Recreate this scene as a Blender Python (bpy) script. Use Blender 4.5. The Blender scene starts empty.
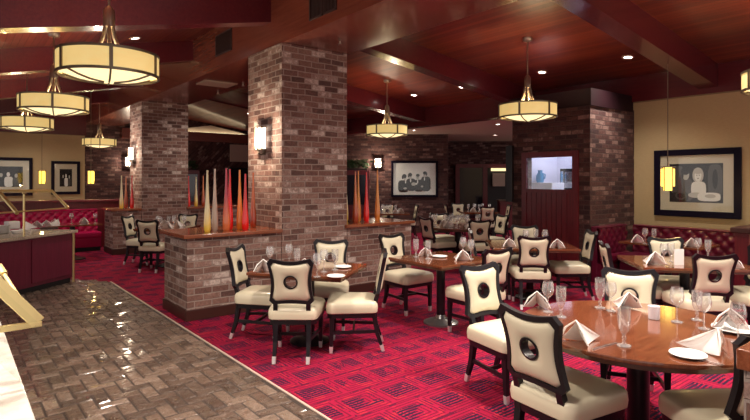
import bpy, math, random
from mathutils import Vector, Matrix
random.seed(7)
C = bpy.context.scene.collection
PI = math.pi
# ------------------------------------------------------------------ frames of reference
# world axes follow the room: X along the brick half walls, Y along the row of pillars.
EYE, FPX, CX, HY = 1.65, 531.0, 375.0, 180.0
RX, RY = 0.7804, 0.6252
def W(a, d, z=0.0):                       # metres right of / ahead of the viewer -> room axes
    return Vector((a*RX + d*RY, -a*RY + d*RX, z))
def PW(px, py, z):                        # where a sight line meets the level z
    d = FPX*(EYE - z)/(py - HY)
    return W((px - CX)/FPX*d, d, z)
def PD(px, py, d):
    return W((px - CX)/FPX*d, d, EYE - (py - HY)/FPX*d)
def PX(px, py, x):                        # sight line meets the plane X = x
    r = (px - CX)/FPX
    d = x/(r*RX + RY)
    return W(r*d, d, EYE - (py - HY)/FPX*d)
def PY(px, py, y):
    r = (px - CX)/FPX
    d = y/(-r*RY + RX)
    return W(r*d, d, EYE - (py - HY)/FPX*d)
def ang(a, b):                            # heading of a viewer-frame direction, for things whose front is +Y
    return math.atan2(-a*RY + b*RX, a*RX + b*RY) - PI/2
VIEW = ang(0, 1)
def ceil_left(x): return 3.68 + 0.206*(x - 1.13)
def ceil_right(x): return 3.80 - 0.134*(x - 7.05)
def PC(px, py, right):                    # sight line meets a ceiling slope
    r, s = (px - CX)/FPX, -(py - HY)/FPX
    kx = r*RX + RY
    if right: d = (3.80 + 0.134*7.05 - EYE)/(s + 0.134*kx)
    else:     d = (3.68 - 0.206*1.13 - EYE)/(s - 0.206*kx)
    return W(r*d, d, EYE + s*d)
# ------------------------------------------------------------------ materials
def mat(name, col, rough=.5, metal=0., coat=0., spec=.5, emit=None, es=0., trans=0., sub=None):
    m = bpy.data.materials.new(name); m.use_nodes = True
    b = m.node_tree.nodes['Principled BSDF']
    b.inputs['Base Color'].default_value = (*col, 1)
    b.inputs['Roughness'].default_value = rough
    b.inputs['Metallic'].default_value = metal
    b.inputs['Coat Weight'].default_value = coat
    b.inputs['Coat Roughness'].default_value = .08
    b.inputs['Specular IOR Level'].default_value = spec
    b.inputs['Transmission Weight'].default_value = trans
    if emit:
        b.inputs['Emission Color'].default_value = (*emit, 1)
        b.inputs['Emission Strength'].default_value = es
    return m
class NT:
    def __init__(s, m): s.t = m.node_tree; s.b = s.t.nodes['Principled BSDF']
    def n(s, typ, **kw):
        x = s.t.nodes.new(typ)
        for k, v in kw.items(): setattr(x, k, v)
        return x
    def l(s, a, b): s.t.links.new(a, b)
    def val(s, node, **kw):
        for k, v in kw.items(): node.inputs[k].default_value = v
    def math(s, op, a, b=None, c=None):
        x = s.n('ShaderNodeMath', operation=op)
        for i, v in enumerate((a, b, c)):
            if v is None: continue
            if isinstance(v, (int, float)): x.inputs[i].default_value = v
            else: s.l(v, x.inputs[i])
        return x.outputs[0]
    def ramp(s, fac, stops, interp='LINEAR'):
        r = s.n('ShaderNodeValToRGB'); r.color_ramp.interpolation = interp
        e = r.color_ramp.elements
        while len(e) < len(stops): e.new(.5)
        for i, (p, c) in enumerate(stops):
            e[i].position = p; e[i].color = (*c, 1)
        s.l(fac, r.inputs[0]); return r.outputs[0]
    def mix(s, fac, a, b, blend='MIX'):
        x = s.n('ShaderNodeMix', data_type='RGBA', blend_type=blend)
        for sock, v in ((x.inputs[0], fac), (x.inputs[6], a), (x.inputs[7], b)):
            if isinstance(v, (int, float)): sock.default_value = v
            elif isinstance(v, tuple): sock.default_value = (*v, 1)
            else: s.l(v, sock)
        return x.outputs[2]
    def noise(s, vec, scale, detail=3, rough=.6):
        x = s.n('ShaderNodeTexNoise'); s.val(x, Scale=scale, Detail=detail, Roughness=rough)
        if vec is not None: s.l(vec, x.inputs['Vector'])
        return x.outputs['Fac']
    def objco(s, scale=(1, 1, 1)):
        c = s.n('ShaderNodeTexCoord'); mp = s.n('ShaderNodeMapping')
        mp.inputs['Scale'].default_value = scale
        s.l(c.outputs['Object'], mp.inputs['Vector']); return mp.outputs[0]
    def bump(s, h, strength=.4, dist=.01):
        x = s.n('ShaderNodeBump'); s.val(x, Strength=strength, Distance=dist)
        s.l(h, x.inputs['Height']); s.l(x.outputs[0], s.b.inputs['Normal'])
def brick_mat(name, stops, mortar, rough=.85, w=.215, h=.078):
    m = mat(name, (.3, .2, .15), rough); t = NT(m)
    uv = t.n('ShaderNodeUVMap')
    # a little waviness so that the courses look hand laid
    nz = t.n('ShaderNodeTexNoise'); t.val(nz, Scale=5.0, Detail=2.0); t.l(uv.outputs[0], nz.inputs['Vector'])
    vm = t.n('ShaderNodeVectorMath', operation='MULTIPLY_ADD')
    t.l(nz.outputs['Color'], vm.inputs[0]); vm.inputs[1].default_value = (.022, .022, 0)
    t.l(uv.outputs[0], vm.inputs[2])
    br = t.n('ShaderNodeTexBrick')
    t.val(br, Scale=1.0, **{'Mortar Size': .0085, 'Mortar Smooth': .35, 'Brick Width': w, 'Row Height': h, 'Bias': 0.0})
    br.inputs['Color1'].default_value = (0, 0, 0, 1); br.inputs['Color2'].default_value = (1, 1, 1, 1)
    br.inputs['Mortar'].default_value = (.5, .5, .5, 1)
    t.l(vm.outputs[0], br.inputs['Vector'])
    n2 = t.noise(uv.outputs[0], 1.6, 3)
    v = t.math('ADD', br.outputs['Color'], t.math('MULTIPLY', t.math('SUBTRACT', t.noise(uv.outputs[0], 11, 4, .7), .5), .9))
    col = t.ramp(v, stops)
    n1 = t.noise(uv.outputs[0], 34, 5, .75)
    col = t.mix(.75, col, t.ramp(n1, [(.25, (.40, .38, .38)), (.75, (1.45, 1.4, 1.38))]), 'MULTIPLY')
    col = t.mix(br.outputs['Fac'], col, mortar)
    t.l(col, t.b.inputs['Base Color'])
    hgt = t.math('ADD', t.math('MULTIPLY', t.math('SUBTRACT', 1.0, br.outputs['Fac']), 1.0), t.math('MULTIPLY', n1, .5))
    t.bump(hgt, .9, .012)
    return m
def wood_mat(name, dark, light, rough=.3, coat=.3, scale=(1, 1, 1), grain=40):
    m = mat(name, dark, rough, coat=coat); t = NT(m)
    v = t.objco(scale)
    n = t.noise(v, grain, 4, .65)
    t.l(t.ramp(n, [(.3, dark), (.7, light)]), t.b.inputs['Base Color'])
    return m
def plank_mat(name):
    m = mat(name, (.2, .04, .02), .3, coat=.35); t = NT(m)
    c = t.n('ShaderNodeTexCoord'); sp = t.n('ShaderNodeSeparateXYZ'); t.l(c.outputs['Object'], sp.inputs[0])
    k = t.math('DIVIDE', sp.outputs[0], .085)
    idx = t.math('FLOOR', k); fr = t.math('FRACT', k)
    wn = t.n('ShaderNodeTexWhiteNoise', noise_dimensions='1D'); t.l(idx, wn.inputs['W'])
    mp = t.n('ShaderNodeMapping'); mp.inputs['Scale'].default_value = (26, 1.6, 26); t.l(c.outputs['Object'], mp.inputs['Vector'])
    n = t.noise(mp.outputs[0], 1.0, 4)
    f = t.math('ADD', t.math('MULTIPLY', wn.outputs['Value'], .6), t.math('MULTIPLY', n, .4))
    col = t.ramp(f, [(.1, (.085, .012, .015)), (.5, (.15, .025, .018)), (.9, (.24, .055, .028))])
    gap = t.math('LESS_THAN', fr, .07)
    col = t.mix(gap, col, (.02, .004, .004))
    t.l(col, t.b.inputs['Base Color'])
    t.l(t.math('ADD', .24, t.math('MULTIPLY', n, .2)), t.b.inputs['Roughness'])
    t.bump(t.math('SUBTRACT', 1.0, gap), .35, .006)
    return m
def carpet_mat():
    m = mat('carpet', (.4, .01, .05), .95, spec=.15); t = NT(m)
    c = t.n('ShaderNodeTexCoord'); sp = t.n('ShaderNodeSeparateXYZ'); t.l(c.outputs['Object'], sp.inputs[0])
    s = .37
    y = t.math('DIVIDE', sp.outputs[1], s)
    row = t.math('FLOOR', y)
    x = t.math('ADD', t.math('DIVIDE', sp.outputs[0], s), t.math('MULTIPLY', t.math('MODULO', t.math('ABSOLUTE', row), 2.0), .5))
    u = t.math('ABSOLUTE', t.math('SUBTRACT', t.math('FRACT', x), .5))
    v = t.math('ABSOLUTE', t.math('SUBTRACT', t.math('FRACT', y), .5))
    cheb = t.math('MAXIMUM', t.math('MULTIPLY', u, .9), v)
    rings = t.math('GREATER_THAN', t.math('FRACT', t.math('MULTIPLY', cheb, 11.0)), .36)
    n0 = t.noise(c.outputs['Object'], 7, 2)
    bars = t.math('GREATER_THAN', t.math('FRACT', t.math('ADD', t.math('MULTIPLY', t.math('FRACT', y), 11.0), t.math('MULTIPLY', n0, .8))), .40)
    core = t.math('MULTIPLY', t.math('LESS_THAN', v, .26), t.math('LESS_THAN', u, .36))
    dark = t.math('MULTIPLY', core, bars)
    frame = t.math('GREATER_THAN', t.math('MAXIMUM', u, v), .475)
    n1 = t.noise(c.outputs['Object'], 1.3, 3); n2 = t.noise(c.outputs['Object'], 260, 2); n3 = t.noise(c.outputs['Object'], 9, 3); n4 = t.noise(c.outputs['Object'], 5, 4, .7)
    base = t.mix(rings, (.14, .0035, .024), (.31, .006, .040))
    base = t.mix(t.math('MULTIPLY', rings, t.math('GREATER_THAN', n3, .56)), base, (.40, .016, .040))
    base = t.mix(t.math('MULTIPLY', frame, t.math('GREATER_THAN', n3, .50)), base, (.10, .005, .03))
    base = t.mix(t.math('MULTIPLY', dark, t.math('MULTIPLY', t.math('GREATER_THAN', n1, .36), t.math('GREATER_THAN', n4, .43))), base, (.022, .008, .032))
    base = t.mix(.55, base, t.ramp(n2, [(.3, (.5, .5, .5)), (.7, (1.2, 1.2, 1.2))]), 'MULTIPLY')
    t.l(base, t.b.inputs['Base Color'])
    t.bump(n2, .5, .006)
    return m
def glass_mat(name, tint=(1, 1, 1), lo=.06, hi=.75, white=0.):
    m = bpy.data.materials.new(name); m.use_nodes = True
    t = m.node_tree; t.nodes.clear()
    o = t.nodes.new('ShaderNodeOutputMaterial'); mx = t.nodes.new('ShaderNodeMixShader')
    tr = t.nodes.new('ShaderNodeBsdfTransparent'); gl = t.nodes.new('ShaderNodeBsdfGlossy')
    tr.inputs[0].default_value = (*tint, 1); gl.inputs['Roughness'].default_value = .03
    lw = t.nodes.new('ShaderNodeLayerWeight'); lw.inputs[0].default_value = .35
    mr = t.nodes.new('ShaderNodeMapRange'); mr.inputs[3].default_value = lo; mr.inputs[4].default_value = hi
    t.links.new(lw.outputs['Facing'], mr.inputs[0]); t.links.new(mr.outputs[0], mx.inputs[0])
    t.links.new(tr.outputs[0], mx.inputs[1]); t.links.new(gl.outputs[0], mx.inputs[2]); 
    last = mx
    if white:
        m2 = t.nodes.new('ShaderNodeMixShader'); m2.inputs[0].default_value = white
        df = t.nodes.new('ShaderNodeBsdfDiffuse'); df.inputs[0].default_value = (.9, .9, .92, 1)
        t.links.new(mx.outputs[0], m2.inputs[1]); t.links.new(df.outputs[0], m2.inputs[2]); last = m2
    t.links.new(last.outputs[0], o.inputs[0])
    return m
M = {}
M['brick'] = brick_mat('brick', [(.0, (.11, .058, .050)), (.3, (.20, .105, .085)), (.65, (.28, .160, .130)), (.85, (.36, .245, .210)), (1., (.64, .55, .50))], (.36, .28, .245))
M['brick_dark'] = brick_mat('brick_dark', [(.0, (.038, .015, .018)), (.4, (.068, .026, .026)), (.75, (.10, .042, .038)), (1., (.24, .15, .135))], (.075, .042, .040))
M['plank'] = plank_mat('plank')
M['beam'] = wood_mat('beam', (.082, .008, .015), (.110, .012, .017), .26, .35, (12, .8, 12), 3)
M['fascia'] = mat('fascia', (.014, .003, .006), .6, spec=.2)
M['soffit'] = wood_mat('soffit', (.16, .040, .027), (.215, .060, .036), .26, .4, (12, .7, 12), 3)
M['ledge'] = wood_mat('ledge', (.20, .052, .022), (.34, .11, .05), .22, .5, (1.2, 14, 14), 3)
M['mahogany'] = wood_mat('mahogany', (.095, .007, .015), (.15, .013, .021), .38, .1, (10, 10, .8), 3)
M['table'] = wood_mat('table', (.115, .031, .014), (.21, .064, .027), .12, .7, (2, 22, 2), 2.2)
M['table_edge'] = mat('table_edge', (.10, .035, .02), .25, coat=.5)
M['base_trim'] = mat('base_trim', (.05, .016, .012), .4)
M['carpet'] = carpet_mat()
M['cream'] = mat('cream_leather', (.63, .575, .43), .34, coat=.1)
M['black'] = mat('black_lacquer', (.009, .007, .010), .32, spec=.35)
M['ferrule'] = mat('brushed_ferrule', (.80, .78, .78), .35, .6)
M['beige'] = mat('beige_wallpaper', (.44, .33, .18), .8)
_t = NT(M['beige']); _n = _t.noise(_t.objco((3, 3, 60)), 6, 3); _t.l(_t.ramp(_n, [(.3, (.42, .32, .175)), (.7, (.50, .39, .22))]), _t.b.inputs['Base Color'])
M['plaster'] = mat('plaster', (.52, .43, .36), .8)
M['booth'] = mat('red_leather', (.38, .004, .066), .26, coat=.35)
M['booth_dark'] = mat('oxblood_leather', (.105, .004, .026), .34, coat=.35)
M['bronze'] = mat('bronze', (.20, .155, .11), .35, .85)
M['nickel'] = mat('nickel', (.46, .40, .33), .28, .9)
M['shade'] = mat('amber_shade', (.75, .60, .30), .5, emit=(1, .70, .22), es=.28)
_t = NT(M['shade']); _n = _t.noise(_t.objco((2, 2, 5)), 5, 4); _t.l(_t.ramp(_n, [(.25, (1, .64, .18)), (.75, (1, .78, .30))]), _t.b.inputs['Emission Color'])
M['bowl'] = mat('lit_bowl', (.8, .7, .5), .5, emit=(1, .80, .42), es=.66)
M['lens'] = mat('downlight_lens', (1, 1, 1), .5, emit=(1, .93, .85), es=9)
M['cove'] = mat('added_cove_strip', (1, .9, .7), .5, emit=(1, .80, .50), es=2.2)
M['sconce'] = mat('sconce_glass', (1, 1, 1), .4, emit=(1, .90, .76), es=1.1)
M['amber'] = mat('amber_lamp', (1, .8, .3), .4, emit=(1, .60, .07), es=1.3)
M['white'] = mat('white_china', (.86, .85, .85), .2, coat=.4)
M['linen'] = mat('linen', (.92, .89, .87), .85)
M['steel'] = mat('steel', (.75, .74, .73), .2, 1.)
M['grey_base'] = mat('pewter_base', (.30, .30, .31), .3, .8)
M['glass'] = glass_mat('clear_glass', (1, 1, 1), .12, .95, .13)
M['pane'] = glass_mat('pane_glass', (.96, .98, .97), .035, .22)
M['candle'] = mat('frosted_cup', (.80, .82, .90), .4)
M['brass'] = mat('brass', (.86, .68, .32), .32, .85)
M['marble'] = mat('marble', (.78, .74, .68), .2, coat=.3)
_t = NT(M['marble']); _n = _t.noise(_t.objco(), 7, 6, .7); _t.l(_t.ramp(_n, [(.35, (.62, .56, .50)), (.6, (.82, .79, .74))]), _t.b.inputs['Base Color'])
M['granite'] = mat('granite', (.45, .38, .30), .25, coat=.3)
_t = NT(M['granite']); _n = _t.noise(_t.objco(), 60, 4, .7); _t.l(_t.ramp(_n, [(.35, (.30, .24, .18)), (.65, (.62, .54, .44))]), _t.b.inputs['Base Color'])
M['buffet'] = wood_mat('buffet', (.12, .006, .026), (.17, .009, .036), .45, .05, (9, 9, .8), 3)
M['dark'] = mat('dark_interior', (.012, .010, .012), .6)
M['vent'] = mat('vent_metal', (.045, .022, .022), .5)
M['vent_light'] = mat('vent_light', (.36, .28, .22), .6)
M['mat_board'] = mat('mat_board', (.70, .62, .50), .5, spec=.06)
M['photo_grey'] = mat('photo_grey', (.09, .085, .09), .45, spec=.06)
M['photo_light'] = mat('photo_light', (.55, .53, .52), .45, spec=.06)
M['photo_dark'] = mat('photo_dark', (.018, .017, .02), .45, spec=.06)
M['photo_white'] = mat('photo_white', (.88, .87, .88), .45, spec=.06)
M['frame_black'] = mat('frame_black', (.008, .006, .016), .35, spec=.06)
M['lavender'] = mat('kitchen_white', (.68, .66, .78), .7)
M['cobalt'] = mat('cobalt', (.03, .25, .50), .4)
M['leaf'] = mat('leaf', (.03, .075, .025), .6)
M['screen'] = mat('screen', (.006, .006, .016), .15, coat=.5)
M['menu'] = mat('menu_dark', (.06, .035, .03), .6)
M['trim_pale'] = mat('trim_pale', (.50, .38, .32), .5)
def vase_mat(name, low, high, cut=.35):
    m = mat(name, low, .08, coat=.7); t = NT(m)
    c = t.n('ShaderNodeTexCoord'); sp = t.n('ShaderNodeSeparateXYZ'); t.l(c.outputs['Object'], sp.inputs[0])
    f = t.math('DIVIDE', sp.outputs[2], .78)
    t.l(t.ramp(f, [(max(.02, cut - .2), low), (cut + .2, high)]), t.b.inputs['Base Color'])
    t.b.inputs['Transmission Weight'].default_value = .0
    t.b.inputs['Roughness'].default_value = .15
    return m
M['v_yellow'] = vase_mat('vase_yellow', (.95, .66, .08), (.88, .78, .48), .2)
M['v_smoke'] = vase_mat('vase_smoke', (.52, .40, .32), (.62, .50, .42))
M['v_amber'] = vase_mat('vase_amber', (.75, .24, .03), (.90, .36, .05))
M['v_red'] = vase_mat('vase_red', (.90, .01, .012), (.80, .02, .03))
M['v_plum'] = vase_mat('vase_plum', (.75, .18, .06), (.52, .015, .06), .4)
M['v_rust'] = vase_mat('vase_rust', (.42, .06, .02), (.70, .20, .06))
# per-brick tinted paving
def paver_mat():
    m = mat('paving_brick', (.2, .14, .11), .3, coat=.4); t = NT(m)
    a = t.n('ShaderNodeAttribute'); a.attribute_name = 'tint'
    col = t.ramp(a.outputs['Fac'], [(0, (.075, .046, .034)), (.5, (.145, .092, .066)), (1, (.24, .165, .125))])
    o = t.objco(); n = t.noise(o, 30, 4, .7)
    col = t.mix(.7, col, t.ramp(n, [(.25, (.55, .55, .55)), (.75, (1.3, 1.3, 1.3))]), 'MULTIPLY')
    t.l(col, t.b.inputs['Base Color'])
    t.l(t.math('ADD', .10, t.math('MULTIPLY', t.noise(o, 12, 3), .42)), t.b.inputs['Roughness'])
    t.bump(t.math('ADD', t.noise(o, 22, 4, .7), t.math('MULTIPLY', t.noise(o, 7, 2), 1.5)), 1.0, .03)
    return m
M['paver'] = paver_mat()
M['mortar'] = mat('mortar', (.035, .024, .02), .6)
# ------------------------------------------------------------------ mesh builder
class MB:
    def __init__(s): s.v = []; s.f = []; s.mi = []; s.uv = False; s.tint = None
    def add(s, vs, fs, mi=0):
        k = len(s.v); s.v += [tuple(v) for v in vs]
        s.f += [tuple(i + k for i in f) for f in fs]; s.mi += [mi]*len(fs); return s
    def box(s, x0, x1, y0, y1, z0, z1, mi=0):
        return s.add([(x0,y0,z0),(x1,y0,z0),(x1,y1,z0),(x0,y1,z0),(x0,y0,z1),(x1,y0,z1),(x1,y1,z1),(x0,y1,z1)],
              [(3,2,1,0),(4,5,6,7),(0,1,5,4),(1,2,6,5),(2,3,7,6),(3,0,4,7)], mi)
    def prism(s, pts, z0, z1, mi=0):      # pts: ccw outline in plan
        n = len(pts)
        return s.add([(p[0],p[1],z0) for p in pts]+[(p[0],p[1],z1) for p in pts],
              [tuple(reversed(range(n))), tuple(range(n, 2*n))]+[(i,(i+1)%n,n+(i+1)%n,n+i) for i in range(n)], mi)
    def bar(s, a, b, w, h=None, w2=None, h2=None, up=(0,0,1), mi=0):   # straight bar, rectangular, may taper
        a, b = Vector(a), Vector(b); h = h or w; w2 = w2 or w; h2 = h2 or h
        t = (b-a).normalized(); u = Vector(up)
        if abs(t.dot(u)) > .98: u = Vector((0,1,0))
        sx = t.cross(u).normalized(); sy = sx.cross(t)
        vs = []
        for p, ww, hh in ((a,w,h),(b,w2,h2)):
            for i, j in ((-1,-1),(1,-1),(1,1),(-1,1)): vs.append(p + sx*(i*ww/2) + sy*(j*hh/2))
        return s.add(vs, [(0,1,2,3),(7,6,5,4),(0,4,5,1),(1,5,6,2),(2,6,7,3),(3,7,4,0)], mi)
    def tube(s, path, r, n=8, cap=True, closed=False, mi=0):
        path = [Vector(p) for p in path]; m = len(path)
        rs = r if isinstance(r, (list, tuple)) else [r]*m
        vs = []; u = None
        for i, p in enumerate(path):
            if closed: t = (path[(i+1)%m]-path[i-1]).normalized()
            else: t = (path[min(i+1,m-1)]-path[max(i-1,0)]).normalized()
            if u is None:
                u = t.orthogonal().normalized()
            u = (u - t*u.dot(t)).normalized(); w = t.cross(u)
            for k in range(n):
                a = 2*PI*k/n; vs.append(p + (u*math.cos(a)+w*math.sin(a))*rs[i])
        fs = []
        for i in range(m if closed else m-1):
            j = (i+1)%m
            for k in range(n): fs.append((i*n+k, i*n+(k+1)%n, j*n+(k+1)%n, j*n+k))
        if cap and not closed: fs += [tuple(reversed(range(n))), tuple(range((m-1)*n, m*n))]
        return s.add(vs, fs, mi)
    def lathe(s, prof, n=20, o=(0,0,0), mi=0, cap=True):   # prof: (r, z)
        vs = []; fs = []; ox, oy, oz = o
        for r, z in prof:
            for k in range(n):
                a = 2*PI*k/n; vs.append((ox+r*math.cos(a), oy+r*math.sin(a), oz+z))
        for i in range(len(prof)-1):
            for k in range(n): fs.append((i*n+k, i*n+(k+1)%n, (i+1)*n+(k+1)%n, (i+1)*n+k))
        if cap:
            if prof[0][0] > 1e-4: fs.append(tuple(reversed(range(n))))
            if prof[-1][0] > 1e-4: fs.append(tuple(range((len(prof)-1)*n, len(prof)*n)))
        return s.add(vs, fs, mi)
    def xf(s, mtx):
        s.v = [tuple(mtx @ Vector(v)) for v in s.v]; return s
    def build(s, name, m, parent=None, smooth=False, bevel=0, loc=None, rot=None):
        me = bpy.data.meshes.new(name); me.from_pydata(s.v, [], s.f); me.validate()
        ms = m if isinstance(m, list) else [m]
        for x in ms: me.materials.append(M[x] if isinstance(x, str) else x)
        if len(ms) > 1:
            for p, i in zip(me.polygons, s.mi): p.material_index = i
        if s.uv:
            uvl = me.uv_layers.new(name='UVMap')
            for p in me.polygons:
                n = p.normal
                for li in p.loop_indices:
                    c = me.vertices[me.loops[li].vertex_index].co
                    if abs(n.z) > .7: q = (c.x, c.y)
                    elif abs(n.x) > .85: q = (c.y + .07, c.z)
                    elif abs(n.y) > .85: q = (c.x, c.z)
                    else: q = (c.x*(-n.y) + c.y*n.x, c.z)
                    uvl.data[li].uv = q
        if s.tint is not None:
            at = me.attributes.new('tint', 'FLOAT', 'FACE')
            for i, v in enumerate(s.tint): at.data[i].value = v
        if smooth:
            for p in me.polygons: p.use_smooth = True
            try: me.set_sharp_from_angle(angle=math.radians(42))
            except Exception: pass
        o = bpy.data.objects.new(name, me); C.objects.link(o)
        if parent: o.parent = parent
        if bevel:
            b = o.modifiers.new('bevel', 'BEVEL'); b.width = bevel; b.segments = 2; b.limit_method = 'ANGLE'
        if loc is not None: o.location = loc
        if rot is not None: o.rotation_euler = (0, 0, rot)
        return o
def thing(name, label, cat, loc=(0,0,0), rot=0, group=None):
    o = bpy.data.objects.new(name, None); C.objects.link(o); o.empty_display_size = .1
    o.location = loc; o.rotation_euler = (0, 0, rot); return tag(o, label, cat, group)
def tag(o, label, cat, group=None):
    o['label'] = label; o['category'] = cat
    if group: o['group'] = group
    return o
def struct(o, label, cat='room structure'):
    o['kind'] = 'structure'; o['label'] = label; o['category'] = cat; return o
KIDS = {}
def copy_tree(o, parent=None):
    c = o.copy(); C.objects.link(c)
    if parent is not None: c.parent = parent
    for ch in o.children: copy_tree(ch, c)
    return c
def place(proto, first, label, loc, rot, group=None):
    """the prototype itself the first time, then copies of it and of its parts"""
    if first.get(proto.name): o = copy_tree(proto)
    else: o = proto; first[proto.name] = True
    o.location = loc; o.rotation_euler = (0, 0, rot); o['label'] = label
    if group: o['group'] = group
    elif 'group' in o: del o['group']
    return o
USED = {}
# ------------------------------------------------------------------ the setting
def bricks(*boxes):
    b = MB(); b.uv = True
    for x in boxes: b.box(*x)
    return b
fl = MB().add([(-6,-3,0),(20,-3,0),(20,24,0),(-6,24,0)], [(0,1,2,3)])
struct(fl.build('floor', 'carpet'), 'red carpet floor with dark woven medallion pattern', 'floor')
# herringbone brick paving, one slab of pattern
edge_x = 2.02
poly = [(-3.2, -2.0), (edge_x, -2.0), (edge_x, 9.35), (1.35, 10.35), (-3.2, 10.9)]
base = MB().prism(poly, .0, .005)
bf = base.build('brick_floor', 'mortar'); struct(bf, 'brown herringbone brick paved walkway floor', 'floor')
pv = MB(); pv.tint = []
wb = .105
def inside(x, y):
    if x > edge_x - .01 or x < -3.1 or y < -.3: return False
    lim = 9.35 if x > edge_x else 9.35 + (edge_x - x)*1.5
    return y < min(lim, 10.4)
g = .005
for i in range(-34, 26):
    for j in range(-6, 104):
        k = (i - j) % 4
        if k == 0: q = (i*wb, (i+2)*wb, j*wb, (j+1)*wb)
        elif k == 3: q = (i*wb, (i+1)*wb, j*wb, (j+2)*wb)
        else: continue
        if not all(inside(a, b) for a in q[:2] for b in q[2:]): 
            x0, x1, y0, y1 = q
            if not inside((x0+x1)/2 - .03, (y0+y1)/2): continue
            x1 = min(x1, edge_x - .004); q = (x0, x1, y0, y1)
            if x1 - x0 < .03: continue
        x0, x1, y0, y1 = q; x0 += g; x1 -= g; y0 += g; y1 -= g; e = .009; h = .012 + random.uniform(-.003, .003)
        tl = [random.uniform(-.0035, .0035) for _ in range(4)]
        pv.add([(x0,y0,.004),(x1,y0,.004),(x1,y1,.004),(x0,y1,.004),(x0+e,y0+e,h+tl[0]),(x1-e,y0+e,h+tl[1]),(x1-e,y1-e,h+tl[2]),(x0+e,y1-e,h+tl[3])],
               [(4,5,6,7),(0,1,5,4),(1,2,6,5),(2,3,7,6),(3,0,4,7)])
        tt = random.random(); pv.tint += [tt]*5
pv.build('paving', 'paver', bf)
struct(MB().box(edge_x, edge_x+.018, -2, 9.36, 0, .013).build('trim_1', 'trim_pale'), 'thin pale strip between brick paving and red carpet', 'trim')
# ceilings: two slopes rising to the soffit along the pillars
def slope(x0, x1, y0, y1, f, t):
    return MB().add([(x0,y0,f(x0)),(x1,y0,f(x1)),(x1,y1,f(x1)),(x0,y1,f(x0)),(x0,y0,f(x0)+t),(x1,y0,f(x1)+t),(x1,y1,f(x1)+t),(x0,y1,f(x0)+t)],
        [(3,2,1,0),(4,5,6,7),(0,1,5,4),(1,2,6,5),(2,3,7,6),(3,0,4,7)])
struct(slope(-4.5, 3.42, -2.0, 19.4, ceil_left, .1).build('ceiling', 'plank'), 'glossy red plank ceiling slope over the brick walkway', 'ceiling')
struct(slope(4.43, 9.75, -2.0, 19.4, ceil_right, .1).build('ceiling', 'plank'), 'glossy red plank ceiling slope over the dining tables', 'ceiling')
so = MB().box(3.40, 4.45, -2.0, 19.4, 3.45, 4.3).build('ceiling_soffit', 'soffit'); struct(so, 'wide boxed wooden soffit running over the brick pillars', 'beam')
bl = lambda x: 3.79 + .206*(x - 3.4)
brr = lambda x: 3.79 - .134*(x - 4.45)
for y, w in ((3.25, .25), (6.5, .25), (9.45, .25), (12.7, .25), (15.9, .25)):
    b = slope(-4.5, 3.40, y, y + w, bl, .45)
    if y > 6: struct(b.build('ceiling_beam', 'beam'), 'red beam crossing the walkway ceiling %.0f metres along' % y, 'beam')
for y, w in ((.0, .25), (3.15, .28), (6.5, .25), (9.75, .25), (13., .25)):
    b = slope(4.45, 9.6, y, y + w, brr, .45)
    struct(b.build('ceiling_beam', 'beam'), 'red beam crossing the dining ceiling %.0f metres along' % y, 'beam')
struct(MB().box(9.45, 9.75, -2, 19.4, 3.03, 3.62).build('trim_2', 'beam'), 'dark red header along the top of the beige wall', 'beam')
struct(MB().box(-4.5, 3.4, 18.95, 19.3, 3.07, 4.3).build('trim_3', 'beam'), 'dark red header over the far wall of framed photos', 'beam')
struct(MB().box(4.45, 9.6, 18.9, 19.3, 3.05, 3.38).build('trim_4', 'soffit'), 'brown wood beam above the far patterned brick wall', 'beam')
struct(MB().add([(5.9,19.05,3.38),(9.1,19.05,3.38),(7.5,19.05,3.66),(5.9,19.2,3.38),(9.1,19.2,3.38),(7.5,19.2,3.66)],
    [(0,1,2),(5,4,3),(0,3,4,1),(1,4,5,2),(2,5,3,0)]).build('trim_5', 'plaster'), 'pale triangular gable panel above the far beam', 'trim')
cv = MB().box(6.2,8.8,18.96,19.03,3.381,3.388).build('cove_lamp', 'cove'); tag(cv, 'added warm strip lamp lying on the far brown beam', 'lamp')  # strip lamp added to light the gable panel
# low ceiling of the adjoining room
struct(MB().box(9.6, 19.5, 5.9, 20, 3.08, 3.2).build('ceiling', 'plaster'), 'low pale ceiling of the room beyond the dining area', 'ceiling')
# walls
struct(bricks((9.6, 9.75, -2, 4.6, 0, 3.1)).build('wall_right', 'beige'), 'beige papered wall behind the tufted banquette', 'wall')
struct(MB().box(-4.5, 3.4, 19.2, 19.4, 0, 3.6).build('wall_back', 'beige'), 'beige far wall with two framed photographs', 'wall')
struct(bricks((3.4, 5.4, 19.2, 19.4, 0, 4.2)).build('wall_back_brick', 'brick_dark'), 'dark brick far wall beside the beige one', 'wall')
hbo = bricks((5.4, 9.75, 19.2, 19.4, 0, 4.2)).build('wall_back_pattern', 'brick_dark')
for q in hbo.data.uv_layers[0].data:
    q.uv = ((q.uv[0]+q.uv[1])*.7071, (q.uv[1]-q.uv[0])*.7071)
struct(hbo, 'slanted pattern brick far wall seen between the pillars', 'wall')
a0, a1 = W(-1.0, 16.6), W(2.28, 16.6); th = W(0, .2) - W(0, 0)
def wallseg(p, q, z0, z1, t):
    b = MB(); b.uv = True
    n = Vector((-(q-p).y, (q-p).x, 0)).normalized()*t
    b.prism([p, q, q+n, p+n], z0, z1); return b
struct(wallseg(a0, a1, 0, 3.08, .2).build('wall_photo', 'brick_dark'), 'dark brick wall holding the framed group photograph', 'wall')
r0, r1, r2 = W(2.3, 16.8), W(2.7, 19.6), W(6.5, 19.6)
struct(wallseg(r0, r1, 0, 3.08, .2).build('wall_recess_side', 'brick_dark'), 'dark brick return wall beside the glazed doors', 'wall')
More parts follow.
